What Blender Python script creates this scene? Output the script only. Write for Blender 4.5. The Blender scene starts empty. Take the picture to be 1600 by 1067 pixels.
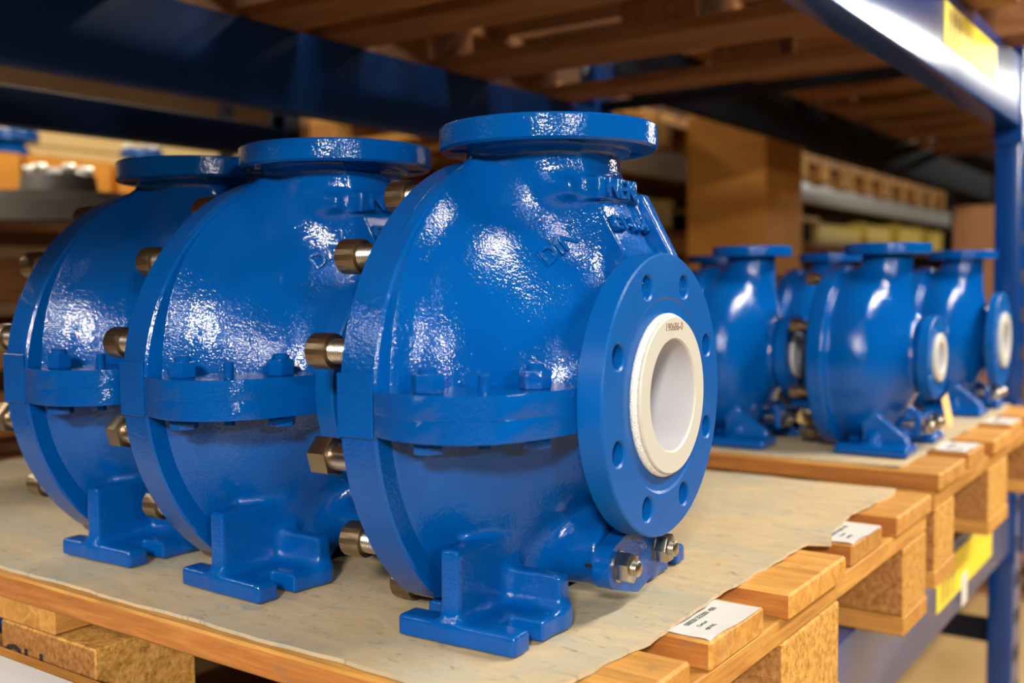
import bpy, bmesh, math, random
import numpy as np
from mathutils import Vector, Matrix
import openvdb

random.seed(7)
SC = bpy.context.scene
COL = SC.collection
R = math.radians

# ------------------------------------------------------------------ camera
# z = 0 is the top of the near pallet's deck, x runs along the rack, y goes from the aisle into the rack
HD, PIT, ROLL, FPX = R(35.186), R(3.188), R(-.45), 1626.8
CAM = Vector((0, 0, .2552))
fwd = Vector((math.cos(HD) * math.cos(PIT), math.sin(HD) * math.cos(PIT), -math.sin(PIT)))
_r = Vector((math.sin(HD), -math.cos(HD), 0))
_u = _r.cross(fwd)
rgt = _r * math.cos(ROLL) + _u * math.sin(ROLL)
upv = _u * math.cos(ROLL) - _r * math.sin(ROLL)
cd = bpy.data.cameras.new('camera')
cam = bpy.data.objects.new('camera', cd)
COL.objects.link(cam)
M = Matrix.Identity(4)
for i in range(3):
    M[i][0], M[i][1], M[i][2], M[i][3] = rgt[i], upv[i], -fwd[i], CAM[i]
cam.matrix_world = M
cd.sensor_width = 36
cd.lens = FPX * 36 / 1600
cd.clip_start = .02
cd.dof.use_dof = True
cd.dof.focus_distance = .80
cd.dof.aperture_fstop = 4.2
SC.camera = cam

# ------------------------------------------------------------------ light
W = bpy.data.worlds.new('hall')
SC.world = W
W.use_nodes = True
bg = W.node_tree.nodes['Background']
bg.inputs[0].default_value = (1.0, .93, .82, 1)
bg.inputs[1].default_value = .018


def tube(name, loc, size, power, aim, col=(1, .90, .74)):
    l = bpy.data.lights.new(name, 'AREA')
    l.shape = 'RECTANGLE'
    l.size, l.size_y = size
    l.energy = power
    l.color = col
    o = bpy.data.objects.new(name, l)
    COL.objects.link(o)
    o.location = loc
    o.rotation_euler = (Vector(aim) - Vector(loc)).to_track_quat('-Z', 'Y').to_euler()
    return o


# fluorescent rows under the hall ceiling: along this aisle and the next one
for x, w, p in ((-1.6, .05, 18), (2.1, .22, 135), (3.9, .22, 85)):
    tube('aisle_lamp', (x, -1.3, 2.12), (1.7, w), p, (x, -.7, 0))
# lit gate at the far end of the aisle
tube('gate_lamp', (11.2, -1.38, 2.08), (.60, .42), 95, (2, .3, .6), (1, .96, .88))
for x in (-4.0, -.7, 2.6, 5.9):
    tube('aisle_lamp', (x, 3.9, 2.35), (1.5, .22), 42, (x, 3.3, 0))
# cross row of lamps at the head of the rack, and a hall lamp behind the photographer
for y in (-.2, 1.3, 2.9):
    tube('cross_lamp', (-2.6, y, 2.05), (.9, .06), 26, (.7, .65, .2), (1, .93, .82))
tube('hall_lamp', (-2.0, -1.05, 1.32), (.32, .22), 108, (.7, .45, .15), (1, .93, .82))

tube('hall_lamp', (-2.6, -4.5, 1.62), (.75, .13), 120, (.7, .45, .15), (1, .93, .82))

SC.view_settings.view_transform = 'Standard'
SC.view_settings.look = 'None'
SC.view_settings.exposure = 0
SC.view_settings.gamma = 1
SC.view_settings.use_curve_mapping = False


# ------------------------------------------------------------------ materials
def mat(name, col=(.5, .5, .5), rough=.5, metal=0, spec=.5):
    m = bpy.data.materials.new(name)
    m.use_nodes = True
    b = m.node_tree.nodes['Principled BSDF']
    b.inputs['Base Color'].default_value = (*col, 1)
    b.inputs['Roughness'].default_value = rough
    b.inputs['Metallic'].default_value = metal
    b.inputs['Specular IOR Level'].default_value = spec
    return m


class NT:
    def __init__(s, m):
        s.t = m.node_tree
        s.b = s.t.nodes['Principled BSDF']

    def n(s, typ, **kw):
        nd = s.t.nodes.new(typ)
        for k, v in kw.items():
            setattr(nd, k, v)
        return nd

    def link(s, a, b):
        s.t.links.new(a, b)

    def coord(s, scale=(1, 1, 1), rand=0):
        tc = s.n('ShaderNodeTexCoord')
        mp = s.n('ShaderNodeMapping')
        mp.inputs['Scale'].default_value = scale
        s.link(tc.outputs['Object'], mp.inputs['Vector'])
        if rand:
            oi = s.n('ShaderNodeObjectInfo')
            vm = s.n('ShaderNodeVectorMath', operation='SCALE')
            vm.inputs[0].default_value = (rand, rand * .7, rand * 1.3)
            s.link(oi.outputs['Random'], vm.inputs['Scale'])
            s.link(vm.outputs[0], mp.inputs['Location'])
        return mp.outputs['Vector']

    def noise(s, vec, scale, detail=3, rough=.5, dist=0):
        n = s.n('ShaderNodeTexNoise')
        n.inputs['Scale'].default_value = scale
        n.inputs['Detail'].default_value = detail
        n.inputs['Roughness'].default_value = rough
        n.inputs['Distortion'].default_value = dist
        s.link(vec, n.inputs['Vector'])
        return n.outputs['Fac']

    def ramp(s, fac, stops):
        r = s.n('ShaderNodeValToRGB')
        e = r.color_ramp.elements
        while len(e) < len(stops):
            e.new(.5)
        for k, (p, c) in enumerate(stops):
            e[k].position = p
            e[k].color = (*c, 1) if len(c) == 3 else c
        s.link(fac, r.inputs[0])
        return r.outputs[0]

    def mix(s, fac, a, b, typ='MIX'):
        m = s.n('ShaderNodeMix', data_type='RGBA', blend_type=typ)
        for sock, v in ((m.inputs[0], fac), (m.inputs[6], a), (m.inputs[7], b)):
            if isinstance(v, (float, int)):
                sock.default_value = v
            elif isinstance(v, tuple):
                sock.default_value = (*v, 1)
            else:
                s.link(v, sock)
        return m.outputs[2]

    def bump(s, h, strength, dist, prev=None):
        b = s.n('ShaderNodeBump')
        b.inputs['Strength'].default_value = strength
        b.inputs['Distance'].default_value = dist
        s.link(h, b.inputs['Height'])
        if prev is not None:
            s.link(prev, b.inputs['Normal'])
        s.link(b.outputs[0], s.b.inputs['Normal'])
        return b.outputs[0]


def paint(name, col, rough=.22, b1=.5, b2=.5, d1=.0011, d2=.0005, spec=.5):
    m = mat(name, col, rough, 0, spec)
    t = NT(m)
    v = t.coord()
    big = t.noise(v, 14, 3, .6)
    t.link(t.mix(1.0, t.ramp(big, [(.3, (.86, .86, .90)), (.7, (1.06, 1.05, 1.03))]), tuple(col), 'MULTIPLY'), t.b.inputs['Base Color'])
    p = t.bump(t.noise(v, 110, 2, .5, .3), b1, d1)
    t.bump(t.noise(v, 460, 2, .55), b2, d2, p)
    return m


BLUE = (.0002, .069, .312)
M_cast = paint('blue_cast_paint', BLUE, .09, .46, .95, .0009, .00034, .36)
M_flat = paint('blue_machined_paint', (.0003, .084, .350), .32, .15, .4, .0006, .0003, .22)
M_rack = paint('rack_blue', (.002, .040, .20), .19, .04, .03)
M_rackr = paint('rack_blue_matte', (.0008, .036, .19), .42, .04, .03, .0011, .0005, .25)  # rougher, less glossy copy of the rack blue
M_rackshade = paint('rack_blue_shaded', (.0008, .011, .055), .5, .04, .03, .0011, .0005, .2)  # rack blue darkened: shade on the row behind is put into the colour
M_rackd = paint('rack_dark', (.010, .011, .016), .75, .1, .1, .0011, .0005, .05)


def steel(name, col, rough, knurl=0):
    m = mat(name, col, rough, 1)
    t = NT(m)
    v = t.coord()
    f = t.noise(v, 60, 3)
    t.link(t.mix(f, tuple(col), tuple(c * .6 for c in col)), t.b.inputs['Base Color'])
    t.bump(t.noise(v, 500, 2), .25, .0003)
    return m


M_steel = steel('bright_steel', (.62, .58, .52), .28)
M_bronze = steel('stained_steel', (.36, .27, .17), .38)
M_dark = mat('dark_iron', (.17, .145, .12), .45)
M_ptfe = mat('white_liner', (.47, .465, .43), .42)
_t = NT(M_ptfe)
_v = _t.coord()
_t.bump(_t.noise(_v, 400, 2), .15, .0003)
M_bore = mat('white_bore', (.45, .45, .50), .35)
M_fuzz = mat('white_fibre', (.80, .80, .77), .9)
_t = NT(M_fuzz)
_t.bump(_t.noise(_t.coord(), 900, 3), 1.0, .002)
M_ink = mat('black_ink', (.02, .018, .02), .6)
M_inkg = mat('grey_print', (.10, .10, .11), .6)
M_inkb = mat('brown_print', (.16, .10, .06), .6)


def wood(name, scale, c0, c1, c2, knots=True):
    m = mat(name, c1, .62, 0, .3)
    t = NT(m)
    v = t.coord(scale, 9.0)
    g = t.noise(v, 1.0, 5, .6, 1.4)
    col = t.ramp(g, [(.25, c0), (.5, c1), (.75, c2)])
    fine = t.noise(t.coord(tuple(s * 6 for s in scale), 5.), 1.0, 2, .6)
    col = t.mix(.5, col, t.ramp(fine, [(.35, (.78, .74, .70)), (.65, (1.1, 1.08, 1.05))]), 'MULTIPLY')
    oi = t.n('ShaderNodeObjectInfo')
    col = t.mix(1.0, col, t.ramp(oi.outputs['Random'], [(0, (.80, .76, .72)), (1, (1.12, 1.10, 1.06))]), 'MULTIPLY')
    dirt = t.noise(t.coord((1, 1, 1), 3.), 30, 4, .7)
    col = t.mix(t.ramp(dirt, [(.60, (0, 0, 0)), (.78, (.55, .55, .55))]), col, (.16, .11, .075))
    t.link(col, t.b.inputs['Base Color'])
    t.bump(g, .35, .0012, None)
    return m


WC = ((.32, .140, .026), (.49, .245, .055), (.62, .345, .095))
M_wy = wood('pallet_wood_lengthwise', (60, 5, 60), *WC)
M_sideshade = wood('pallet_wood_shaded_side', (30, 4, 60), (.26, .085, .018), (.38, .140, .030), (.50, .225, .050))  # weaker light on the board sides painted in as darker, redder wood
M_wx = wood('pallet_wood_crosswise', (5, 60, 60), *WC)
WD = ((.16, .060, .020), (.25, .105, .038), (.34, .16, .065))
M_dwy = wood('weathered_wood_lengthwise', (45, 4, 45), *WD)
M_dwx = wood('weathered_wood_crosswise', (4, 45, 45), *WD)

def chip(name, stops):
    m = mat(name, stops[1], .8, 0, .2)
    t = NT(m)
    v = t.coord((1, 1, 1), 7.)
    c = t.ramp(t.noise(v, 160, 3, .7), [(.3, stops[0]), (.5, stops[1]), (.72, stops[2])])
    oi = t.n('ShaderNodeObjectInfo')
    c = t.mix(1.0, c, t.ramp(oi.outputs['Random'], [(0, (.85, .8, .76)), (1, (1.05, 1.03, 1.0))]), 'MULTIPLY')
    t.link(c, t.b.inputs['Base Color'])
    t.bump(t.noise(v, 260, 3), .6, .0015)
    return m


M_chip = chip('chip_block', ((.28, .13, .030), (.50, .27, .062), (.66, .40, .12)))
M_chipshade = chip('chip_block_shaded_side', ((.20, .080, .022), (.33, .150, .045), (.46, .25, .085)))  # darker chip colour: shade on the block sides is painted in

M_sheet = mat('hardboard', (.5, .42, .3), .7, 0, .25)
_t = NT(M_sheet)
_v = _t.coord((70, 16, 60))
_g = _t.noise(_v, 1, 6, .7, .6)
_c = _t.ramp(_g, [(.25, (.44, .325, .185)), (.5, (.51, .39, .235)), (.75, (.57, .45, .285))])
_blot = _t.noise(_t.coord((6, 4, 1)), 1.6, 5, .65)
_c = _t.mix(_t.ramp(_blot, [(.42, (0, 0, 0)), (.62, (.7, .7, .7))]), _c, (.36, .35, .28))
_sm = _t.noise(_t.coord((55, 22, 1)), 1.3, 6, .78, 1.)
_c = _t.mix(_t.ramp(_sm, [(.54, (0, 0, 0)), (.68, (.6, .6, .6))]), _c, (.20, .27, .30))
_sc = _t.noise(_t.coord((120, 40, 1)), 1.1, 5, .8, .6)
_c = _t.mix(_t.ramp(_sc, [(.59, (0, 0, 0)), (.68, (.7, .7, .7))]), _c, (.17, .13, .09))
_rd = _t.noise(_t.coord((18, 60, 1)), 1.0, 4, .7, .5)
_c = _t.mix(_t.ramp(_rd, [(.63, (0, 0, 0)), (.72, (.5, .5, .5))]), _c, (.36, .17, .12))
_t.link(_c, _t.b.inputs['Base Color'])
_t.bump(_g, .3, .0006)

M_paper = mat('white_paper', (.58, .57, .56), .6)
M_white = mat('white_laminate', (.62, .64, .66), .5)
M_card = mat('cardboard', (.42, .18, .035), .75, 0, .2)
_t = NT(M_card)
_t.link(_t.ramp(_t.noise(_t.coord((3, 3, 20)), 2, 3), [(.3, (.36, .145, .022)), (.7, (.46, .20, .04))]), _t.b.inputs['Base Color'])
M_brown = mat('brown_crate', (.20, .085, .03), .7)
M_yellow = mat('yellow_label', (.80, .62, .03), .45)
M_yellowb = mat('yellow_bin', (.80, .60, .10), .5)
M_orange = mat('orange_bin', (.75, .30, .02), .55)
M_glare = mat('rack_grey_glare', (.45, .44, .42), .35)  # glare on the far beam is put into this pale colour
M_cream = mat('cream_board', (.72, .55, .24), .6)
M_tag = mat('tan_tag', (.72, .50, .20), .7)
M_conc = mat('floor_concrete', (.50, .36, .20), .55)
_t = NT(M_conc)
_t.link(_t.ramp(_t.noise(_t.coord(), 2.5, 5, .6), [(.3, (.36, .23, .095)), (.7, (.46, .31, .14))]), _t.b.inputs['Base Color'])
M_wall = mat('wall_plaster', (.20, .12, .06), .8)
_t = NT(M_wall)
_t.link(_t.ramp(_t.noise(_t.coord(), 1.5, 4, .6), [(.3, (.17, .10, .045)), (.7, (.23, .14, .07))]), _t.b.inputs['Base Color'])


# ------------------------------------------------------------------ object helpers
def link(o, parent=None):
    COL.objects.link(o)
    if parent is not None:
        o.parent = parent
    return o


def tag(o, label, cat, group=None, kind=None):
    o['label'] = label
    o['category'] = cat
    if group:
        o['group'] = group
    if kind:
        o['kind'] = kind
    return o


def thing(name, label, cat, loc=(0, 0, 0), rz=0, group=None):
    o = bpy.data.objects.new(name, None)
    o.empty_display_size = .05
    link(o)
    o.location = loc
    o.rotation_euler = (0, 0, rz)
    return tag(o, label, cat, group)


def add(name, me, parent=None, loc=(0, 0, 0), rot=(0, 0, 0)):
    o = bpy.data.objects.new(name, me)
    link(o, parent)
    o.location = loc
    o.rotation_euler = rot
    return o


def fin(bm, name, m, smooth=None):
    bmesh.ops.recalc_face_normals(bm, faces=bm.faces)
    me = bpy.data.meshes.new(name)
    bm.to_mesh(me)
    bm.free()
    me.materials.append(m)
    if smooth is not None:
        me.shade_smooth()
        if smooth < 180:
            me.set_sharp_from_angle(angle=R(smooth))
    return me


def bm_box(bm, lo, hi, bev=0, seg=1):
    c = [(a + b) / 2 for a, b in zip(lo, hi)]
    s = [abs(b - a) for a, b in zip(lo, hi)]
    g = bmesh.ops.create_cube(bm, size=1, matrix=Matrix.Translation(c) @ Matrix.Diagonal((*s, 1)))
    if bev:
        es = {e for v in g['verts'] for e in v.link_edges}
        bmesh.ops.bevel(bm, geom=list(es), offset=bev, segments=seg, affect='EDGES', profile=.5)


def box(name, lo, hi, m, bev=0, seg=1):
    bm = bmesh.new()
    bm_box(bm, lo, hi, bev, seg)
    return fin(bm, name, m, 35 if bev else None)


def bm_lathe(bm, prof, n=48, axis='X', off=(0, 0, 0), closed=False):
    """prof: (position along axis, radius); revolve around axis through off"""
    rings = []
    for p, r in prof:
        ring = []
        for k in range(n):
            t = 2 * math.pi * k / n
            c, s = r * math.cos(t), r * math.sin(t)
            v = (p, c, s) if axis == 'X' else ((c, s, p) if axis == 'Z' else (c, p, s))
            ring.append(bm.verts.new([a + b for a, b in zip(v, off)]))
        rings.append(ring)
    pairs = list(zip(rings, rings[1:]))
    if closed:
        pairs.append((rings[-1], rings[0]))
    for A, B in pairs:
        for k in range(n):
            bm.faces.new((A[k], A[(k + 1) % n], B[(k + 1) % n], B[k]))
    if not closed:
        if prof[0][1] > 1e-6:
            bm.faces.new(rings[0])
        if prof[-1][1] > 1e-6:
            bm.faces.new(rings[-1])


def lathe(name, prof, m, n=48, axis='X', off=(0, 0, 0), closed=False, smooth=30):
    bm = bmesh.new()
    bm_lathe(bm, prof, n, axis, off, closed)
    bmesh.ops.remove_doubles(bm, verts=bm.verts, dist=1e-6)
    return fin(bm, name, m, smooth)


def bm_prism(bm, pts, z0, z1, bev=0, seg=2):
    a = [bm.verts.new((x, y, z0)) for x, y in pts]
    b = [bm.verts.new((x, y, z1)) for x, y in pts]
    n = len(pts)
    f = [bm.faces.new(a[::-1]), bm.faces.new(b)]
    es = list({e for q in f for e in q.edges})
    for k in range(n):
        bm.faces.new((a[k], a[(k + 1) % n], b[(k + 1) % n], b[k]))
    if bev:
        bmesh.ops.bevel(bm, geom=es, offset=bev, segments=seg, affect='EDGES', profile=.5)


def apply_bool(me, cutters, name):
    """difference of a mesh and one joined cutter mesh, evaluated once"""
    o = bpy.data.objects.new('tmp', me)
    c = bpy.data.objects.new('tmpc', cutters)
    COL.objects.link(o)
    COL.objects.link(c)
    md = o.modifiers.new('b', 'BOOLEAN')
    md.operation = 'DIFFERENCE'
    md.solver = 'EXACT'
    md.object = c
    dg = bpy.context.evaluated_depsgraph_get()
    out = bpy.data.meshes.new_from_object(o.evaluated_get(dg))
    out.name = name
    bpy.data.objects.remove(o)
    bpy.data.objects.remove(c)
    out.shade_smooth()
    out.set_sharp_from_angle(angle=R(30))
    return out


_txt = {}


def text_mesh(s, size, depth, m, bev=0):
    key = (s, size, depth, m.name)
    if key in _txt:
        return _txt[key]
    cu = bpy.data.curves.new('t', 'FONT')
    cu.body = s
    cu.size = size
    cu.extrude = depth
    cu.bevel_depth = bev
    cu.bevel_resolution = 1
    cu.align_x = 'CENTER'
    cu.align_y = 'CENTER'
    cu.resolution_u = 3
    o = bpy.data.objects.new('t', cu)
    COL.objects.link(o)
    dg = bpy.context.evaluated_depsgraph_get()
    me = bpy.data.meshes.new_from_object(o.evaluated_get(dg))
    bpy.data.objects.remove(o)
    me.materials.clear()
    me.materials.append(m)
    me.name = 'lettering'
    _txt[key] = me
    return me


def copy_tree(o, parent=None):
    c = o.copy()
    COL.objects.link(c)
    if parent is not None:
        c.parent = parent
    for ch in o.children:
        copy_tree(ch, c)
    return c


# ------------------------------------------------------------------ signed distance helpers for castings
def smin(a, b, k):
    h = np.clip(.5 + .5 * (b - a) / k, 0, 1)
    return b * (1 - h) + a * h - k * h * (1 - h)


def mx(l):
    out = l[0]
    for q in l[1:]:
        out = np.maximum(out, q)
    return out


def sst(t):
    t = np.clip(t, 0, 1)
    return t * t * (3 - 2 * t)


def sd_box(X, Y, Z, lo, hi, r=.002):
    q = []
    for P, a, b in ((X, lo[0], hi[0]), (Y, lo[1], hi[1]), (Z, lo[2], hi[2])):
        q.append(np.abs(P - (a + b) / 2) - ((b - a) / 2 - r))
    out = np.sqrt(sum(np.maximum(d, 0) ** 2 for d in q))
    return out + np.minimum(np.maximum(np.maximum(q[0], q[1]), q[2]), 0) - r


def sd_cyl(rad, along, R0, lo, hi, r=.002):
    dx = rad - (R0 - r)
    dy = np.abs(along - (lo + hi) / 2) - ((hi - lo) / 2 - r)
    return np.minimum(np.maximum(dx, dy), 0) + np.sqrt(np.maximum(dx, 0) ** 2 + np.maximum(dy, 0) ** 2) - r


def sdf_mesh(name, fn, lo, hi, vox, m):
    ax = [np.arange(a, b, vox, dtype=np.float32) for a, b in zip(lo, hi)]
    X, Y, Z = np.meshgrid(*ax, indexing='ij', sparse=True)
    D = fn(X, Y, Z).astype(np.float32)
    g = openvdb.FloatGrid()
    g.background = 1.0
    g.copyFromArray(np.ascontiguousarray(D / vox))
    pts, quads = g.convertToQuads(0.0)
    pts = pts * vox + np.array(lo)
    me = bpy.data.meshes.new(name)
    me.from_pydata(pts.tolist(), [], quads.tolist())
    me.materials.append(m)
    bm = bmesh.new()
    bm.from_mesh(me)
    bmesh.ops.recalc_face_normals(bm, faces=bm.faces)
    bmesh.ops.smooth_vert(bm, verts=bm.verts, factor=.5, use_axis_x=True, use_axis_y=True, use_axis_z=True)
    bm.to_mesh(me)
    bm.free()
    me.shade_smooth()
    return me


def profile(A, pts):
    a = A.ravel().astype(np.float64)
    h = a[1] - a[0]
    n = 24
    fine = np.concatenate([a[0] - h * np.arange(n, 0, -1), a, a[-1] + h * np.arange(1, n + 1)])
    r = np.interp(fine, [p[0] for p in pts], [p[1] for p in pts])
    w = max(1, int(round(.0034 / h)))
    for _ in range(3):
        r = np.convolve(np.pad(r, w, 'edge'), np.ones(2 * w + 1) / (2 * w + 1), 'valid')
    g = np.gradient(r, h)
    for _ in range(3):
        g = np.convolve(np.pad(g, 2 * w, 'edge'), np.ones(4 * w + 1) / (4 * w + 1), 'valid')
    return r[n:-n].reshape(A.shape), (1 / np.sqrt(1 + g * g))[n:-n].reshape(A.shape)


# ------------------------------------------------------------------ the split-casing pump (foreground kind)
H = .1671           # shaft height
FA = .1016          # suction flange face
FR = .1063          # suction flange radius
DR, DZ1 = .0863, .3739


def casing_fn(X, Y, Z):
    rr = np.sqrt(Y ** 2 + (Z - H) ** 2)
    rp, cf = profile(X, [(-.05, .174), (-.0275, .173), (-.0245, .1640), (-.0205, .1585), (-.0140, .1530), (-.0070, .1478), (.003, .1385), (.012, .1265), (.020, .1145), (.028, .1035), (.038, .0915), (.048, .0835), (.060, .0775), (.075, .0748), (.1, .075)])
    up = np.clip((Z - H) / .15, -1, 1)
    swell = 1 + .075 * sst(up) * sst((.06 - X) / .08)
    d = np.maximum((rr - rp * swell) * cf, np.maximum(X - .094, -.040 - X))
    # discharge neck
    rn = np.sqrt(X ** 2 + Y ** 2)
    neck = sd_cyl(rn, Z, .053, H + .03, .362)
    d = smin(d, neck, .030)
    d = smin(d, sd_cyl(rn, Z, .066, .353, .3615, .002), .007)
    # fillet to the suction flange
    d = smin(d, sd_cyl(rr, X, .092, .081, .090, .002), .014)
    # sloping front wall between neck and suction flange, with a rib on its far side
    wall0 = mx([np.abs(Y - .004) - .026, (X - .0555) * .857 + (Z - .3110) * .515, .20 - Z + 0 * X, -X])
    d = smin(d, wall0, .026)
    rib = mx([np.abs(Y - .041) - .0065, (X - .067) * .882 + (Z - .3175) * .472, Z - .3215, .22 - Z, -X + .02])
    d = smin(d, rib, .007)
    # maker's plate
    d = smin(d, sd_box(X, Y, Z, (.030, -.0325, .3135), (.0630, .0325, .3310), .0015), .003)
    d = smin(d, sd_box(X, Y, Z, (.020, -.045, .3165), (.045, .045, .328), .003), .012)
    # feet
    S = np.abs(Y)
    foot = sd_box(X, S, Z, (-.043, .068, 0), (.056, .1455, .0165), .003)
    slot = np.maximum(np.abs(S - .117) - .0085, np.minimum(.030 - X, X + .019))
    foot = np.maximum(foot, -slot)
    d = smin(d, foot, .003)
    web = sd_box(X, S, Z, (-.007, .02, .004), (.0085, .1425, .067), .0025)
    d = smin(d, web, .009)
    wall = sd_box(X, S, Z, (-.030, .066, .004), (.0545, .080, .041), .0025)
    d = smin(d, wall, .012)
    # drain boss
    rb = np.sqrt((Y * .75) ** 2 + (Z - .045) ** 2)
    d = smin(d, sd_cyl(rb, X, .030, 0, .062, .004), .016)
    # bores
    d = np.maximum(d, -np.maximum(rr - .0428, -.004 - X))
    d = np.maximum(d, -np.maximum(rn - .0345, .298 - Z))
    return np.maximum(d, .0012 - Z)


def hexagon(r, ph=0):
    return [(r * math.cos(ph + k * math.pi / 3), r * math.sin(ph + k * math.pi / 3)) for k in range(6)]


def nut_mesh(name, af, h, m, stub=0, stubr=.006, stubm=None):
    """hex nut along +Z with a chamfered top and the stud end standing out"""
    bm = bmesh.new()
    bm_prism(bm, hexagon(af / math.sqrt(3)), 0, h, af * .05, 2)
    if stub:
        bm_lathe(bm, [(h - .001, stubr), (h + stub * .75, stubr), (h + stub, stubr * .7)], 16, 'Z')
    return fin(bm, name, m, 28)


def thread_prof(a0, a1, r, pitch=.0022):
    out = []
    a = a0
    while a < a1:
        out += [(a, r), (a + pitch * .5, r * .925)]
        a += pitch
    return out + [(a1, r)]


def flange_holes(prof_mesh, R0, rh, nh, ph, axis, lo, hi, name, off):
    bm = bmesh.new()
    for k in range(nh):
        t = ph + 2 * math.pi * k / nh
        c, s = R0 * math.cos(t), R0 * math.sin(t)
        o = (0, c + off[1], s + off[2]) if axis == 'X' else (c + off[0], s + off[1], 0)
        bm_lathe(bm, [(lo - .004, rh + .006), (lo + .0012, rh), (hi - .0012, rh), (hi + .004, rh + .006)], 24, axis, o)
    cut = fin(bm, 'cut', M_flat)
    return apply_bool(prof_mesh, cut, name)


ME = {}
ME['casing'] = sdf_mesh('casing', casing_fn, (-.044, -.190, -.004), (.098, .190, .368), .0016, M_cast)
_p = [(.0816, .0445), (.0816, FR - .0015), (.0826, FR), (FA - .0012, FR), (FA, FR - .0012), (FA, .074), (FA - .0012, .072), (FA - .0012, .0445)]
ME['suction_flange'] = flange_holes(lathe('suction_flange', _p, M_flat, 128, 'X', (0, 0, H), True), .0875, .0088, 8, R(22.5), 'X', .0816, FA, 'suction_flange', (0, 0, H))
_p = [(DZ1 - .019, .034), (DZ1 - .019, DR - .002), (DZ1 - .017, DR), (DZ1 - .0015, DR), (DZ1, DR - .0015), (DZ1, .034)]
ME['discharge_flange'] = flange_holes(lathe('discharge_flange', _p, M_cast, 112, 'Z', (0, 0, 0), True), .070, .0085, 4, R(45), 'Z', DZ1 - .019, DZ1, 'discharge_flange', (0, 0, 0))
ME['discharge_liner'] = lathe('discharge_liner', [(.30, .0), (.30, .033), (DZ1 + .003, .033), (DZ1 + .003, .046), (DZ1 - .001, .046), (DZ1 - .001, .0335), (.299, .0335), (.299, 0)], M_ptfe, 48, 'Z')
# liner: ring standing proud of the flange, bore tube behind it
ME['liner'] = lathe('liner', [(FA - .002, .0585), (FA + .0050, .0592), (FA + .0062, .0582), (FA + .0062, .0430), (FA + .0050, .0418), (FA - .002, .0418)], M_ptfe, 96, 'X', (0, 0, H), True)
ME['fibre'] = lathe('fibre', [(FA - .0018, .0585), (FA - .0018, .0612), (FA + .0010, .0616), (FA + .0034, .0604), (FA + .0040, .0590), (FA, .0585)], M_fuzz, 96, 'X', (0, 0, H), True, 180)
ME['bore'] = lathe('bore', [(-.005, 0), (-.005, .040), (.03, .0414), (FA + .004, .0416), (FA + .004, .0426), (-.006, .0426), (-.006, 0)], M_bore, 64, 'X', (0, 0, H), False, 40)
# rim of the back cover, flat underneath
bm = bmesh.new()
bm_lathe(bm, [(-.0600, 0), (-.0600, .1835), (-.0585, .1850), (-.0300, .1850), (-.0282, .1832), (-.0275, .16), (-.0275, 0)], 160, 'X', (0, 0, H))
bmesh.ops.remove_doubles(bm, verts=bm.verts, dist=1e-6)
geo = bm.verts[:] + bm.edges[:] + bm.faces[:]
cut = bmesh.ops.bisect_plane(bm, geom=geo, plane_co=(0, 0, .0215), plane_no=(0, 0, -1), clear_outer=True)
bmesh.ops.holes_fill(bm, edges=[e for e in bm.edges if e.is_boundary])
ME['rim'] = fin(bm, 'back_rim', M_cast, 30)
# joint flange along both sides, upper and lower half
J = [(-.0275, .120), (-.0275, .1865), (-.012, .1925), (.004, .1965), (.020, .1978), (.036, .1950), (.050, .1885), (.062, .1770), (.071, .1600), (.077, .1400), (.081, .1150), (.083, .0900), (.083, .0650), (.02, .06)]


def joint(side, z0, z1, inset, name):
    pts = [(a, -(s - inset) * side) for a, s in J]
    if side < 0:
        pts = pts[::-1]
    bm = bmesh.new()
    bm_prism(bm, pts, z0, z1, .0004, 1)
    return fin(bm, name, M_cast, 35)


for sd, nm in ((1, 'n'), (-1, 'f')):
    ME['upper_' + nm] = joint(sd, .1650, .1808, 0, 'upper_joint_flange')
    ME['lower_' + nm] = joint(sd, .1500, .1653, .0002, 'lower_joint_flange')
ME['pad'] = box('joint_pad', (-.0602, -.0010, .1480), (-.0290, .0010, .1920), M_cast, .0006)
ME['hexbolt'] = nut_mesh('hex_bolt', .0190, .0125, M_cast, .0045, .0066)
ME['hexhead'] = nut_mesh('hex_head', .0190, .0095, M_cast)
ME['pin'] = lathe('dowel_pin', [(0, .0040), (.0125, .0040), (.0138, .0030), (.0138, 0)], M_cast, 16, 'Z')
# cap screws of the back cover
bm = bmesh.new()
hp = [(-.0985, .0055), (-.0925, .0055), (-.0925, .0060)]
n = 40
bm_lathe(bm, [(-.0930, 0), (-.0930, .0070), (-.0985, .0070), (-.0985, .0118), (-.0970, .0132), (-.0815, .0132), (-.0800, .0126), (-.0800, .0090)], n, 'X')
for v in bm.verts:                                    # knurl
    rr_ = math.hypot(v.co.y, v.co.z)
    if rr_ > .013:
        k = round(math.atan2(v.co.z, v.co.y) / (2 * math.pi / n))
        f = 1.0 if k % 2 else .975
        v.co.y *= f
        v.co.z *= f
ME['cap_head'] = fin(bm, 'cap_screw', M_bronze, 25)
ME['cap_thread'] = lathe('thread', thread_prof(-.0805, -.0595, .0092), M_steel, 24, 'X', smooth=60)
bm = bmesh.new()
pts = hexagon(.0150)
bm_prism(bm, pts, -.0965, -.0800, .0012, 2)
bm_lathe(bm, [(-.1010, 0), (-.1010, .0060), (-.0995, .0075), (-.0965, .0075)], 20, 'Z')
bmesh.ops.rotate(bm, verts=bm.verts, cent=(0, 0, 0), matrix=Matrix.Rotation(R(90), 3, 'Y'))
ME['hex_cover'] = fin(bm, 'cover_nut', M_bronze, 28)
ME['hex_shank'] = lathe('shank', [(-.0805, .0100), (-.0595, .0100)], M_steel, 24, 'X')
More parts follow.
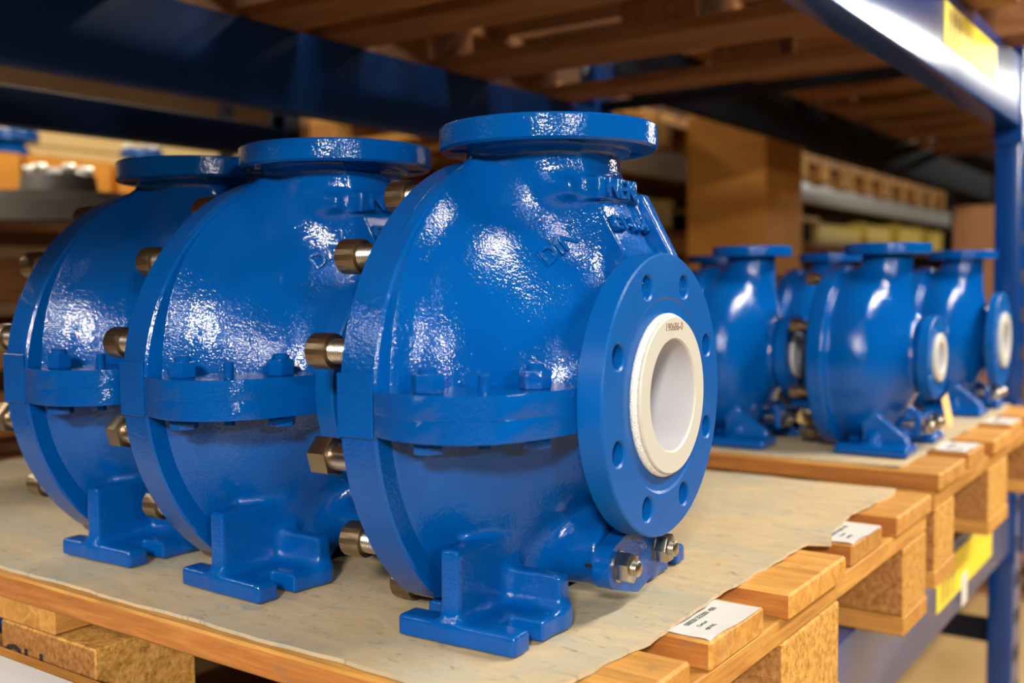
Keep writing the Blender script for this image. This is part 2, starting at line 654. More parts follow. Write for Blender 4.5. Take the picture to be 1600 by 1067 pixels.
# drain flange with two studs
pts = []
for k in range(25):
    t = -math.pi / 2 + math.pi * k / 24
    pts.append((.034 + .0175 * math.cos(t), .0175 * math.sin(t)))
for k in range(25):
    t = math.pi / 2 + math.pi * k / 24
    pts.append((-.034 + .0175 * math.cos(t), .0175 * math.sin(t)))
pts = [(x, y * (1.0 + .62 * max(0, 1 - abs(x) / .036) ** 1.0)) for x, y in
       (pts[:25] + [(.017, .0175), (0, .0175), (-.017, .0175)] + pts[25:] + [(-.017, -.0175), (0, -.0175), (.017, -.0175)])]
bm = bmesh.new()
bm_prism(bm, pts, .0650, .0785, .0015, 2)
# prism axis z -> x ; plan x -> y ; plan y -> z
for v in bm.verts:
    x, y, z = v.co
    v.co = (z, x, y + .041)
ME['drain'] = fin(bm, 'drain_flange', M_cast, 35)
bm = bmesh.new()
bm_lathe(bm, [(0, .0118), (.0012, .0118)], 24, 'Z')
bm_prism(bm, hexagon(.0118), .0012, .0118, .0009, 2)
bmesh.ops.rotate(bm, verts=bm.verts, cent=(0, 0, 0), matrix=Matrix.Rotation(R(90), 3, 'Y'))
ME['drain_nut'] = fin(bm, 'drain_nut', M_steel, 28)
ME['stud'] = lathe('stud', [(-.026, .0058)] + thread_prof(.0100, .0160, .0060, .0016) + [(.0172, .0045), (.0172, 0)], M_steel, 20, 'X', smooth=50)


def make_pump():
    p = thing('centrifugal_pump', '', 'pump')
    add('casing', ME['casing'], p)
    add('back_rim', ME['rim'], p)
    sf = add('suction_flange', ME['suction_flange'], p)
    ln = add('liner_ring', ME['liner'], p)
    ln['label'] = 'white plastic liner ring'
    add('fibre_gasket', ME['fibre'], ln)
    add('bore', ME['bore'], ln)
    tx = add('printed_number', text_mesh('190686-0', .0085, .0001, M_inkb), ln)
    tx.rotation_euler = (R(90), 0, R(90))
    tx.location = (FA + .0063, 0, H + .0512)
    df = add('discharge_flange', ME['discharge_flange'], p)
    add('discharge_liner', ME['discharge_liner'], df)
    for nm, s in (('n', 1), ('f', -1)):
        u = add('upper_joint_flange', ME['upper_' + nm], p)
        l = add('lower_joint_flange', ME['lower_' + nm], p)
        add('joint_pad', ME['pad'], p, (0, -s * .1855, 0))
        for a, t in ((.010, .1765), (.0585, .1200)):
            add('hex_bolt', ME['hexbolt'], u, (a, -s * t, .1808), (0, 0, .4))
            add('hex_head', ME['hexhead'], l, (a, -s * t, .1405), (0, 0, .1))
        add('dowel_pin', ME['pin'], u, (.042, -s * .158, .1795))
        add('dowel_pin', ME['pin'], l, (.042, -s * .158, .1435))
    for k in range(14):
        t = R(360 / 14 * (k + .5))
        loc = (0, -.169 * math.cos(t), H + .169 * math.sin(t))
        if loc[2] < .010:
            continue
        if k in (13, 6):
            c = add('cover_nut', ME['hex_cover'], p, loc, (.3, 0, 0))
            add('shank', ME['hex_shank'], c)
        else:
            c = add('cap_screw', ME['cap_head'], p, loc, (k * .7, 0, 0))
            add('thread', ME['cap_thread'], c)
    d = add('drain_flange', ME['drain'], p)
    for s in (1, -1):
        nu = add('drain_nut', ME['drain_nut'], d, (.0785, s * .034, .041), (.35 + s * .2, 0, 0))
        nu['label'] = 'plain steel nut'
        add('stud', ME['stud'], nu)
    # cast lettering
    for s, size, loc, rot in (('NEK', .0195, (.0632, 0, .3220), (R(90), 0, R(90))),
                              ('ET-184', .0155, (.0692, .004, .2955), (R(59), 0, R(90)))):
        t = add('cast_lettering', text_mesh(s, size, .0022, M_cast, .0006), p, loc, rot)
        t.scale = (1.25, 1, 1)
    return p


pump1 = make_pump()
pump1['label'] = 'large blue pump nearest the camera, its white lined flange facing the aisle'
pump1['group'] = 'blue pumps in a row on the near pallet'
SHEET = .0035
pump1.location = (.6991, .4562, SHEET)
pump1.rotation_euler = (0, 0, R(-86.97))
for (x, y, yw, lab) in ((.6888, .6794, -91.64, 'middle pump of the three large blue pumps on the near pallet'),
                        (.6923, .8673, -87.79, 'large blue pump at far left, last of the three on the near pallet')):
    p = copy_tree(pump1)
    p.location = (x, y, SHEET)
    p.rotation_euler = (0, 0, R(yw))
    p['label'] = lab


# DIN letters lie on the near flank: rest them on the casting with a ray
def stick(p, me, a, z, roll, name, y0=-.25, parent=None):
    c = [q for q in p.children if q.name.startswith('casing')][0]
    hit, loc, nor, _ = c.ray_cast(Vector((a, y0, z)), Vector((0, 1, 0)))
    if not hit:
        return
    o = add(name, me, p)
    zax = nor.normalized()
    xax = Vector((1, 0, 0)) - zax * zax.x
    xax.normalize()
    yax = zax.cross(xax)
    m = Matrix((xax, yax, zax)).transposed().to_4x4() @ Matrix.Rotation(roll, 4, 'Z')
    m.translation = loc + zax * .0004
    o.matrix_local = m
    return o


bpy.context.view_layer.update()
for p in [o for o in COL.objects if o.name.startswith('centrifugal_pump')]:
    stick(p, text_mesh('DIN', .0190, .0018, M_cast, .0006), .034, .278, R(48), 'cast_lettering')


# ------------------------------------------------------------------ pallets
BW = [(0, .145), (.186, .286), (.328, .473), (.515, .615), (.662, .807)]   # deck boards across 0.807


def make_pallet(label, dark=False, stamp=None, h=(.022, .022, .078, .022)):
    my, mx = (M_dwy, M_dwx) if dark else (M_wy, M_wx)
    p = thing('pallet', label, 'pallet')
    t1 = -h[0]
    t2 = t1 - h[1]
    t3 = t2 - h[2]
    t4 = t3 - h[3]
    for k, (a, b) in enumerate(BW):
        dy = (.0, .004, -.002, .005, .001)[k]
        me_ = box('deck_board', (a, dy, t1), (b, 1.2 + dy, 0), my, .002, 1)
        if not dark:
            me_.materials.append(M_sideshade)
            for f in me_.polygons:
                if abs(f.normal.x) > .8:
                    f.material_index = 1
        add('deck_board', me_, p)
    for k, (a, b) in enumerate(((.006, .151), (.5275, .6725), (1.049, 1.194))):
        add('stringer', box('stringer', (.003, a, t2 + .0005), (.804, b, t1 - .0005), mx, .0015, 1), p)
    xs = ((.004, .104), (.331, .476), (.703, .803))
    ys = ((.0055, .1505), (.470, .615), (1.0490, 1.194))
    me = {}
    for i, (a, b) in enumerate(xs):
        w = round(b - a, 3)
        for c, d in ys:
            if w not in me:
                me[w] = box('block', (0, 0, 0), (w, .145, h[2] - .001), M_dwx if dark else M_chip, .0015, 1)
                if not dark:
                    me[w].materials.append(M_chipshade)
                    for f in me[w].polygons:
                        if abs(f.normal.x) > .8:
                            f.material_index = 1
            add('block', me[w], p, (a, c, t3 + .0005))
        add('bottom_board', box('bottom_board', (a - .002, .004, t4), (b + .002, 1.196, t3), my, .0015, 1), p)
    return p


pal1 = make_pallet('golden wooden pallet in front carrying the three large blue pumps')
pal1.location = (.4865, .2998, 0)
pal2 = make_pallet('golden wooden pallet further right carrying the small blue pumps')
pal2.location = (1.331, .300, .018)
ZB = -.144

# stamped marks on the side blocks of the near pallet
o = add('stamp', text_mesh('CH', .050, .0002, M_ink), pal1)
o.rotation_euler = (R(90), 0, R(-90))
o.location = (.0037, .580, -.083)
o = add('stamp', text_mesh('1', .030, .0002, M_ink), pal1)
o.rotation_euler = (R(90), 0, R(-90))
o.location = (.0037, .482, -.105)


def make_sheet(name, x0, x1, y0, y1, z, label, notch=None, seed=1):
    rnd = random.Random(seed)
    ph = [rnd.uniform(0, 6.28) for _ in range(8)]
    nx, ny = 90, 70
    bm = bmesh.new()
    T = .0032
    top, bot = [], []
    for i in range(nx + 1):
        u = i / nx
        x = x0 + (x1 - x0) * u
        e = y0 + .0025 * math.sin(x * 23 + ph[0]) + .0015 * math.sin(x * 71 + ph[1]) + .0007 * math.sin(x * 190 + ph[2])
        if notch and x > notch:
            e += -.022 * math.exp(-((x - notch) / .05)) 
        rt, rb = [], []
        for j in range(ny + 1):
            v = (j / ny) ** 1.6
            y = e + (y1 - e) * v
            edge = math.exp(-(y - e) / .03)
            zz = .0016 * edge * (math.sin(x * 31 + ph[3]) + .6 * math.sin(x * 67 + ph[4])) + .001 * edge
            zz = max(zz, -.0002) if True else zz
            xx = x + (0.0012 * math.sin(y * 40 + ph[5]) + .0006 * math.sin(y * 130 + ph[6])) * (1 if i in (0, nx) else 0)
            rt.append(bm.verts.new((xx, y, z + T + zz)))
            rb.append(bm.verts.new((xx, y, z + .0003 + zz)))
        top.append(rt)
        bot.append(rb)
    for i in range(nx):
        for j in range(ny):
            bm.faces.new((top[i][j], top[i + 1][j], top[i + 1][j + 1], top[i][j + 1]))
            bm.faces.new((bot[i][j], bot[i][j + 1], bot[i + 1][j + 1], bot[i + 1][j]))
    for i in range(nx):
        bm.faces.new((top[i][0], bot[i][0], bot[i + 1][0], top[i + 1][0]))
        bm.faces.new((top[i][ny], top[i + 1][ny], bot[i + 1][ny], bot[i][ny]))
    for j in range(ny):
        bm.faces.new((top[0][j], top[0][j + 1], bot[0][j + 1], bot[0][j]))
        bm.faces.new((top[nx][j], bot[nx][j], bot[nx][j + 1], top[nx][j + 1]))
    return tag(add(name, fin(bm, name, M_sheet, 40)), label, 'board')


make_sheet('hardboard_sheet', .4945, 1.283, .340, 1.47, 0, 'thin stained hardboard sheet under the three large blue pumps', .970, 3)
make_sheet('hardboard_sheet', 1.345, 2.125, .352, 1.47, .018, 'thin hardboard sheet under the small blue pumps on the right pallet', None, 9)


# paper labels on the narrow deck boards
def paper_label(x0, x1, y0, y1, z, label, cat='label', text=True):
    bm = bmesh.new()
    nx, ny = 12, 10
    g = []
    for i in range(nx + 1):
        r_ = []
        for j in range(ny + 1):
            u, v = i / nx, j / ny
            x = x0 + (x1 - x0) * u + .0010 * math.sin(v * 17) * (u < .01)
            y = y0 + (y1 - y0) * v + .0012 * math.sin(u * 5 + 1) * (v < .01)
            zz = z + .0006 + .0012 * max(0, .2 - u) * abs(math.sin(v * 7)) * 5 + .0008 * max(0, .15 - v) * 6 * abs(math.sin(u * 6))
            r_.append((bm.verts.new((x, y, zz)), bm.verts.new((x, y, zz - .0004))))
        g.append(r_)
    for i in range(nx):
        for j in range(ny):
            for k in (0, 1):
                q = [g[i][j][k], g[i + 1][j][k], g[i + 1][j + 1][k], g[i][j + 1][k]]
                bm.faces.new(q if k == 0 else q[::-1])
    for i in range(nx):
        for j in (0, ny):
            bm.faces.new((g[i][j][0], g[i][j][1], g[i + 1][j][1], g[i + 1][j][0]))
    for j in range(ny):
        for i in (0, nx):
            bm.faces.new((g[i][j][0], g[i][j][1], g[i][j + 1][1], g[i][j + 1][0]))
    o = tag(add('paper_label', fin(bm, 'paper_label', M_paper, 40)), label, cat)
    if text:
        cx, w = (x0 + x1) / 2, x1 - x0
        for s, size, dx, dy in (('000201332001 400', .0066, .000, .0290), ('Carton', .0050, -.026, .0205), ('400 PAL', .0046, -.030, .0125)):
            t = add('print', text_mesh(s, size, .00008, M_inkg, .00001), o)
            t.location = (cx + dx * .6, y0 + dy, z + .0010)
    return o


X1, X2 = .4865, 1.331
paper_label(X1 + .188, X1 + .279, .3045, .350, 0, 'creased white paper label stapled to the nearest narrow board')
paper_label(X1 + .517, X1 + .608, .3045, .350, 0, 'white paper label on the near pallet, second from the camera')
paper_label(X2 + .190, X2 + .281, .309, .368, .018, 'blurred white paper label on the right pallet, nearer one')
paper_label(X2 + .519, X2 + .610, .309, .368, .018, 'blurred white paper label on the right pallet, by the rack upright')

# ------------------------------------------------------------------ rack


def beam(x0, x1, y0, y1, z0, z1, label, m=None):
    o = thing('rack_beam', label, 'beam')
    bm = bmesh.new()
    bm_box(bm, (x0, y0, z0), (x1, y1, z1), .004, 2)
    add('profile', fin(bm, 'profile', m or M_rack, 40), o)
    for x, s in ((x0, 1), (x1, -1)):
        bm = bmesh.new()
        bm_box(bm, (min(x, x - s * .006), y0 - .004, z0 - .03), (max(x, x - s * .006), y1 + .004, z1 + .03), .001, 1)
        add('end_plate', fin(bm, 'end_plate', m or M_rack, 40), o)
    return o


FY0, FY1 = .358, .402
XU = 2.20
beam(-1.1, XU - .010, FY0, FY1, -.268, ZB - .0005, 'blue rack beam under the front ends of both loaded pallets')
beam(-1.1, XU - .010, FY0, FY1, .544, .676, 'blue rack beam overhead at the aisle, with glare and yellow sticker')
beam(-1.1, XU - .010, 1.297, 1.341, -.268, ZB - .0005, 'blue rack beam under the rear ends of the loaded pallets')
beam(-1.1, XU - .010, 1.297, 1.341, .544, .676, 'dark blue rack beam overhead behind the three large pumps', M_rackr)


def upright(x, y0, dy, label, z0=-.85, z1=1.5, m=None, w=.09):
    o = thing('rack_upright', label, 'post', (x, y0, z0))
    bm = bmesh.new()
    bm_box(bm, (0, 0, 0), (w, dy, z1 - z0), .004, 2)
    add('post', fin(bm, 'post', m or M_rack, 40), o)
    bm = bmesh.new()
    bm_box(bm, (-.02, -.02, 0), (w + .02, dy + .02, .006))
    add('base_plate', fin(bm, 'base_plate', m or M_rack), o)
    me = None
    for k in range(int((z1 - z0) / .075) - 1):
        if me is None:
            bmh = bmesh.new()
            bm_prism(bmh, [(-.006, -.014), (.006, -.014), (.009, .014), (-.009, .014)], 0, .001)
            for v in bmh.verts:
                a, b, c = v.co
                v.co = (a, -c, b)
            me = fin(bmh, 'slot', M_ink)
        for dx in (w * .3, w * .7):
            add('slot', me, o, (dx, -.0003, .06 + k * .075))
    return o


upright(XU, FY0, .046, 'blue rack upright at the aisle on the right edge')
upright(XU, 1.297, .046, 'blue rack upright at the rear, behind the nearest pump')
# bracing of the end frame
o = tag(add('frame_brace', box('frame_brace', (XU + .02, FY1 + .003, .675), (XU + .06, 1.296, .695), M_rackd, .002)), 'dark cross bar joining front and rear rack uprights overhead', 'brace')
o = tag(add('frame_brace', box('frame_brace', (XU + .02, FY1 + .003, -.47), (XU + .06, 1.296, -.43), M_rackd, .002)), 'cross bar joining the rack uprights low down below the shelf', 'brace')

# yellow stickers
def sticker(x0, x1, y, z0, z1, label, skew=0):
    o = tag(add('beam_sticker', box('beam_sticker', (x0, y - .0012, z0), (x1, y - .0002, z1), M_yellow)), label, 'sticker')
    w, h = x1 - x0, z1 - z0
    for k, (u, bw) in enumerate(((.07, .012), (.11, .006), (.15, .016), (.21, .006), (.25, .01))):
        add('bar_print', box('bar_print', (x0 + u * w, y - .0015, z0 + .12 * h), (x0 + u * w + bw * .6, y - .0012, z0 + .85 * h), M_inkb), o)
    return o


sticker(1.570, 1.940, FY0, .590, .650, 'yellow sticker with dark bars on the overhead front beam')
sticker(1.575, 1.975, FY0, -.232, -.165, 'yellow sticker on the lower front beam below the right pallet')
tag(add('white_tab', box('white_tab', (1.735, FY0 - .002, -.262), (1.775, FY0 - .0013, -.212), M_paper)), 'small white paper tab under the lower yellow sticker', 'tab')

# ------------------------------------------------------------------ pallets on the upper level
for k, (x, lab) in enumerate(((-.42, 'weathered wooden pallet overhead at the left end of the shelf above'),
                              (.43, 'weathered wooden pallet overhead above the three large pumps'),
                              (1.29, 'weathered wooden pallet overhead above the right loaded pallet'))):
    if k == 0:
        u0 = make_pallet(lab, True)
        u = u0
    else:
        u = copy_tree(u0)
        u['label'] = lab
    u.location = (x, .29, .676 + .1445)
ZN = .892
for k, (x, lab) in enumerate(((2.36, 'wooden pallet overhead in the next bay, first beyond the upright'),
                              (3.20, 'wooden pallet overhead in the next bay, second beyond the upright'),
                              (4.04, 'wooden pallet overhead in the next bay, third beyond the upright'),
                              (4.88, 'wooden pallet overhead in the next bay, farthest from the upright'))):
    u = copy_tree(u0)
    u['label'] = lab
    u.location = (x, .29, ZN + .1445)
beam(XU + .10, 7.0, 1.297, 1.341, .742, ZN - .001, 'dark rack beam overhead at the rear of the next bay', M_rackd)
beam(XU + .10, 7.0, FY0, FY1, .742, ZN - .001, 'blue rack beam overhead at the aisle in the next bay')
beam(XU + .10, 7.0, FY0, FY1, -.268, ZB - .0005, 'blue rack beam at pump level at the aisle in the next bay')
beam(XU + .10, 7.0, 1.297, 1.341, -.268, ZB - .0005, 'blue rack beam at pump level at the rear of the next bay')

# ------------------------------------------------------------------ small end-suction pumps on the right pallet
h2, r2 = .128, .130


def small_fn(X, Y, Z):
    rr = np.sqrt(Y ** 2 + (Z - h2) ** 2)
    rp, cf = profile(X, [(-.1, .120), (-.045, .120), (-.02, .121), (0, .116), (.014, .102), (.026, .080), (.036, .060), (.046, .046), (.07, .042)])
    d = np.maximum((rr - rp) * cf, np.maximum(X - .062, -.055 - X))
    rn = np.sqrt(X ** 2 + Y ** 2)
    d = smin(d, sd_cyl(rn, Z, .034, h2, .276), .022)
    rim = sd_cyl(rr, X, r2, -.073, -.048, .003)
    d = smin(d, rim, .005)
    d = smin(d, sd_cyl(rr, X, .052, .050, .058, .002), .008)
    S = np.abs(Y)
    d = smin(d, sd_box(X, S, Z, (-.040, .045, 0), (.056, .105, .014), .003), .003)
    tri = mx([S - .098, .03 - S, np.abs(X - .006) - .006 + 0 * S, ((Z - .012) * .75 + (S - .098) * .66), -Z + .002 + 0 * X])
    d = smin(d, tri, .005)
    fr = mx([np.abs(S - .075) - .006, X - .052, -X - .01, ((Z - .055) * .8 + (X - .01) * .6), -Z + .002 + 0 * S])
    d = smin(d, fr, .005)
    return np.maximum(d, .001 - Z)


ME['small'] = sdf_mesh('small_casing', small_fn, (-.078, -.136, -.004), (.066, .136, .282), .0030, M_cast)
ME['small_df'] = lathe('discharge_flange', [(.270, .018), (.270, .0565), (.2715, .0578), (.2835, .0578), (.285, .0565), (.285, .018)], M_cast, 64, 'Z', (0, 0, 0), True)


def small_sf(D, name):
    q = .021 if D < .14 else .0315
    p = [(.054, q), (.054, D / 2 - .001), (.055, D / 2), (.068, D / 2), (.069, D / 2 - .001), (.069, q)]
    return flange_holes(lathe(name, p, M_flat, 72, 'X', (0, 0, h2), True), D * .41, .006, 4 if D < .14 else 8, R(22.5), 'X', .054, .069, name, (0, 0, h2))


ME['ssf1'] = small_sf(.114, 'suction_flange')
ME['ssf2'] = small_sf(.166, 'suction_flange')


def ring_mesh(r1, r0):
    return lathe('liner_ring', [(.05, r0), (.05, r1), (.073, r1), (.074, r1 - .001), (.074, r0 + .001), (.073, r0)], M_ptfe, 48, 'X', (0, 0, h2), True)


ME['sring1'] = ring_mesh(.0330, .0200)
ME['sring2'] = ring_mesh(.0480, .0310)
ME['sbore'] = lathe('bore', [(.02, 0), (.02, .0195), (.070, .0200), (.070, .0205), (.019, .0205), (.019, 0)], M_bore, 32, 'X', (0, 0, h2), False, 40)
ME['sdrain'] = box('drain_flange', (.046, -.034, .022), (.056, .034, .050), M_cast, .004, 2)
bm = bmesh.new()
bm_lathe(bm, [(-.098, 0), (-.098, .0090), (-.084, .0090), (-.084, .0060), (-.072, .0060)], 16, 'X')
ME['scap'] = fin(bm, 'cap_screw', M_bronze, 28)


def make_small(big):
    p = thing('small_pump', '', 'pump', group='small blue pumps on the right pallet')
    add('casing', ME['small'], p)
    add('discharge_flange', ME['small_df'], p)
    add('suction_flange', ME['ssf2' if big else 'ssf1'], p)
    ln = add('liner_ring', ME['sring2' if big else 'sring1'], p)
    ln['label'] = 'white plastic liner ring'
    add('bore', ME['sbore'], ln)
    d = add('drain_flange', ME['sdrain'], p)
    for s in (1, -1):
        nu = add('drain_nut', ME['drain_nut'], d, (.056, s * .024, .036), (.35, 0, 0))
        add('stud', ME['stud'], nu)
    for k in range(8):
        t = R(45 * (k + .5))
        add('cap_screw', ME['scap'], p, (0, -.118 * math.cos(t), h2 + .118 * math.sin(t)))
    return p


S2 = .018 + SHEET
sp1, sp2 = make_small(False), make_small(True)
spots = ((sp1, 1.500, .412, -90, 'small blue pump at the near corner of the right pallet, small white ring'),
         (None, 1.470, .600, -88, 'small blue pump partly hidden by the nearest pump flange'),
         (None, 1.440, .800, -91, 'small blue pump mostly hidden behind the nearest pump, back row'),
         (sp2, 1.985, .415, -90, 'small blue pump beside the rack upright, wide flange with white ring'),
         (None, 1.950, .640, -90, 'small blue pump in the back, seen between the two on the right pallet'),
         (None, 1.930, .860, -88, 'rearmost small blue pump on the right pallet'))
for k, (o, x, y, yw, lab) in enumerate(spots):
    if o is None:
        o = copy_tree(sp1 if k < 3 else sp2)
    o.location = (x, y, S2)
    o.rotation_euler = (0, 0, R(yw))
    o['label'] = lab


# tan paper tag tied to a drain
def tie_tag(loc, rot, label):
    bm = bmesh.new()
    pts = [(-.022, -.010), (.016, -.010), (.024, -.004), (.024, .004), (.016, .010), (-.022, .010)]
    bm_prism(bm, pts, -.0005, .0005)
    o = tag(add('tie_tag', fin(bm, 'tie_tag', M_tag), None, loc, rot), label, 'tag')
    return o


tie_tag((1.485, .515, S2 + .030), (R(70), R(25), R(-40)), 'tan paper tag lying between the small blue pumps')
tie_tag((1.500, .330, S2 + .055), (R(80), R(70), R(-20)), 'tan paper tag hanging under the small flange with white ring')

# ------------------------------------------------------------------ things around and behind
# white panel standing beside the near pallet at lower left
o = thing('laminated_panel', 'white laminated board at lower left, beside the near pallet', 'board')
add('core', box('core', (.30, .37, ZB), (.4790, 1.42, -.062), M_wy, .001), o)
add('white_face', box('white_face', (.30, .37, -.0618), (.462, 1.42, -.0590), M_white, .0006), o)

# back-to-back rack row behind
YB = 1.86
beam(-.4, 1.72, YB, YB + .05, .555, .625, 'shaded blue rack beam of the row behind, left of the large pumps', M_rackshade)
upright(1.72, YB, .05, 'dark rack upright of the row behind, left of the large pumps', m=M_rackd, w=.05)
beam(-.4, 5.0, YB, YB + .05, -.30, -.17, 'blue rack beam low in the row behind', M_rack)
beam(-.4, 5.0, 2.95, 3.0, -.30, -.17, 'blue rack beam low at the far side of the row behind', M_rack)


def crate(name, lo, hi, label, m, cat='crate', slats=5):
    """open wooden crate: corner posts and horizontal slats"""
    o = thing(name, label, cat, lo)
    w, d, h = [b - a for a, b in zip(lo, hi)]
    for x in (0, w - .05):
        for y in (.02, d - .07):
            add('corner_post', box('corner_post', (x, y, 0), (x + .05, y + .05, h), m, .002), o)
    sh = h / (slats + .35)
    for k in range(slats):
        z = k * sh * 1.07
        add('slat', box('slat', (0, 0, z), (w, .019, z + sh * .72), m, .002), o)
        add('slat', box('slat', (0, d - .019, z), (w, d, z + sh * .72), m, .002), o)
        add('slat', box('slat', (-.019, .02, z), (-.0005, d - .02, z + sh * .72), m, .002), o)
    add('floor_panel', box('floor_panel', (.0, .02, .0), (w, d - .02, .02), m), o)
    add('lid', box('lid', (-.01, -.01, h), (w + .01, d + .01, h + .02), m, .002), o)
    return o


crate('wooden_crate', (.80, 1.98, -.169), (1.70, 2.75, .365), 'brown slatted wooden crate behind the row of large pumps', M_dwx, slats=4)
# a heavy dark machine part on the crate
o = thing('cast_iron_cover', 'dark grey machine cover lying on the brown crate', 'machine part', (1.36, 2.22, .386))
add('plate', lathe('plate', [(0, .20), (.012, .21), (.055, .21), (.075, .19), (.08, .0)], M_dark, 48, 'Z'), o)
add('hub', lathe('hub', [(.075, .085), (.12, .08), (.135, .055), (.14, 0)], M_dark, 32, 'Z'), o)
for k in range(6):
    t = R(60 * k + 20)
    add('cover_bolt', nut_mesh('cover_bolt', .028, .022, M_steel), o, (.06 * math.cos(t), .06 * math.sin(t), .122))
# cream planks stored on the shelf beyond
for k, z in enumerate((.62, .757)):
    tag(add('cream_plank', box('cream_plank', (.6, 3.5, z), (4.6, 3.56, z + .132), M_cream, .004)), ('lower' if k == 0 else 'upper') + ' long cream coloured plank of the far shelf at left', 'plank')


def bin_(loc, size, m, label, name='storage_bin'):
    o = thing(name, label, 'bin', loc)
    w, d, h = size
    t = .012
    add('bottom_panel', box('bottom_panel', (0, 0, 0), (w, d, t), m, .002), o)
    add('front_panel', box('front_panel', (0, 0, t), (w, t, h * .8), m, .002), o)
    add('back_panel', box('back_panel', (0, d - t, t), (w, d, h), m, .002), o)
    add('side_panel', box('side_panel', (0, t, t), (t, d - t, h), m, .002), o)
    add('side_panel', box('side_panel', (w - t, t, t), (w, d - t, h), m, .002), o)
    add('lip', box('lip', (-.006, -.012, h * .8), (w + .006, t, h * .8 + .014), m, .003), o)
    return o


# far shelf behind: deck and boxes
tag(add('shelf_board', box('shelf_board', (.6, 3.0, .46), (2.9, 3.45, .48), M_dwx, .003)), 'brown shelf board carrying the orange boxes far left', 'shelf')
def carton(lo, hi, label, m=None, lid=True):
    o = thing('cardboard_box', label, 'box', lo)
    w, d, h = [b - a for a, b in zip(lo, hi)]
    m = m or M_card
    add('box_body', box('box_body', (0, 0, 0), (w, d, h), m, .003), o)
    add('flap', box('flap', (0, .0, h), (w, d / 2 - .002, h + .004), m), o)
    add('flap', box('flap', (0, d / 2 + .002, h), (w, d, h + .004), m), o)
    return o


for x, w_, lab in ((1.40, .34, 'orange box on the far shelf at the left edge'), (1.77, .28, 'orange box on the far shelf, second from the left edge'), (2.08, .40, 'orange box on the far shelf left of the middle pump')):
    carton((x, 3.04, .481), (x + w_, 3.36, .655), lab, M_orange)
for k, x in enumerate((.62, 2.86)):
    upright(x, 3.455, .04, ('left' if k == 0 else 'right') + ' upright carrying the far shelf with orange boxes', m=M_rackd, w=.05)


def valve(loc, label, s=1.0):
    o = thing('blue_valve', label, 'valve', loc)
    add('body', lathe('body', [(0, .05 * s), (.03 * s, .055 * s), (.045 * s, .04 * s), (.055 * s, .085 * s), (.085 * s, .085 * s), (.087 * s, .0)], M_flat, 40, 'Z'), o)
    for k in range(6):
        t = R(60 * k + 10)
        add('bonnet_bolt', nut_mesh('bonnet_bolt', .024 * s, .024 * s, M_steel), o, (.062 * s * math.cos(t), .062 * s * math.sin(t), .085 * s))
    return o


valve((1.80, 3.20, .660), 'blue flanged valve with steel bolts at the left edge', 1.0)
valve((2.28, 3.20, .660), 'flat blue valve with steel bolts above the third pump', .85)
tag(add('yellow_pouch', lathe('yellow_pouch', [(0, .02), (.01, .10), (.03, .11), (.05, .09), (.06, 0)], M_yellow, 24, 'Z')), 'yellow wrapped packet beside the dark machine cover', 'packet')
bpy.data.objects['yellow_pouch'].location = (1.60, 2.58, .386)

# tall cardboard box and far racks at right
carton((3.85, 1.517, -.169), (4.25, 1.848, .98), 'tall orange brown cardboard box behind the nearest pump flange')
carton((3.30, .44, ZB), (3.90, .72, .47), 'brown cardboard box in the next bay beside the upright', M_brown)

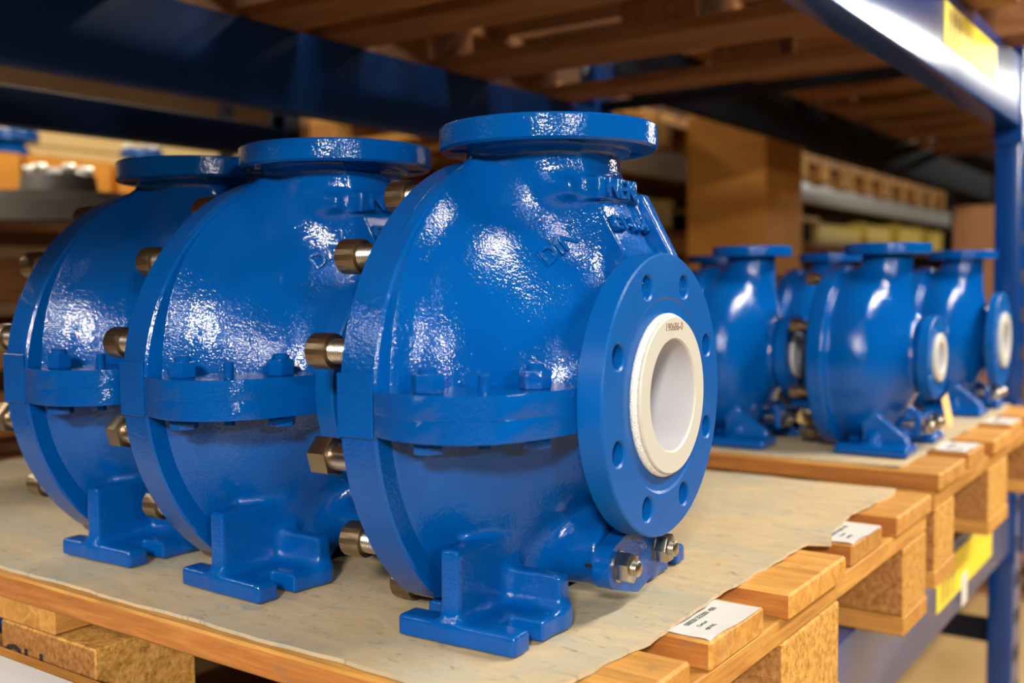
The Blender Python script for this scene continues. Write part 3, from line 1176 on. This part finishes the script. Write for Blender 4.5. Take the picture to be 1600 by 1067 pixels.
YR = 2.05
beam(3.0, 9.3, YR, YR + .05, .705, .815, 'pale lit rack beam far behind the small pumps', M_glare)
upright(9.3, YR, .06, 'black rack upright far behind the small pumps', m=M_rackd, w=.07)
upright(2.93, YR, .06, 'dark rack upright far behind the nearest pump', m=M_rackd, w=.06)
for k in range(7):
    u = copy_tree(pal1)
    for ch in list(u.children):
        if ch.name.startswith('stamp'):
            bpy.data.objects.remove(ch)
    u['label'] = ('first', 'second', 'third', 'fourth', 'fifth', 'sixth', 'seventh')[k] + ' pallet from the left on the far lit beam'
    u.location = (3.08 + k * .84, YR - .05, .815 + .144)
tag(add('shelf_board', box('shelf_board', (3.0, YR, .455), (9.3, 3.32, .483), M_dwx, .003)), 'brown shelf board far behind carrying the yellow bins', 'shelf')
for k, (x, w_, h_, lab) in enumerate(((3.92, .30, .14, 'yellow bin far behind, left of the tall cardboard box'),
                                      (6.15, .85, .125, 'low long yellow bin far behind the small pumps'),
                                      (7.15, .55, .16, 'yellow bin far behind the small pumps, right of the long one'),
                                      (7.95, .62, .19, 'tall yellow bin far behind the small pumps'),
                                      (8.85, .40, .18, 'rightmost yellow bin far behind the small pumps'))):
    bin_((x, YR + .05, .484), (w_, .35, h_), M_yellowb, lab)
tag(add('dark_case', box('dark_case', (4.85, YR + .03, .484), (6.0, YR + .5, .60), M_rackd, .01, 2)), 'dark grey case on the far shelf left of the yellow bins', 'case')
tag(add('tan_plank', box('tan_plank', (4.80, YR + .02, .601), (6.1, YR + .5, .625), M_tag, .003)), 'pale plank lying on the dark grey case far behind', 'plank')
tag(add('back_board', box('back_board', (3.0, 3.30, .484), (9.3, 3.32, 2.4), M_brown)), 'brown panel closing the far shelf behind the yellow bins', 'panel')
crate('wooden_crate', (1.86, 2.0, -.169), (2.78, 2.72, .46), 'dark brown crate behind the middle large pump', M_brown, slats=5)
for k, y in enumerate((2.02, 2.22)):
    tag(add('wood_plank', box('wood_plank', (1.90, y, .482), (2.76, y + .15, .535), M_wx, .003)), ('front' if k == 0 else 'rear') + ' golden plank lying on the dark crate behind the middle pump', 'plank')
crate('wooden_crate', (.52, .62, -.85), (1.42, 1.25, -.34), 'dark crate on the floor beneath the near pallet', M_brown, slats=4)

# floor-level pallet seen under the beam
u = copy_tree(u0)
u['label'] = 'weathered wooden pallet on the floor seen under the lower beam'
u.location = (3.9, .35, -.85 + .1445)

# ------------------------------------------------------------------ the hall
o = add('floor', box('floor', (-12, -8, -.95), (45, 12, -.85), M_conc))
o['kind'] = 'structure'
o = add('wall_back', box('wall_back', (-12, 7.0, -.85), (45, 7.15, 4.2), M_wall))
o['kind'] = 'structure'
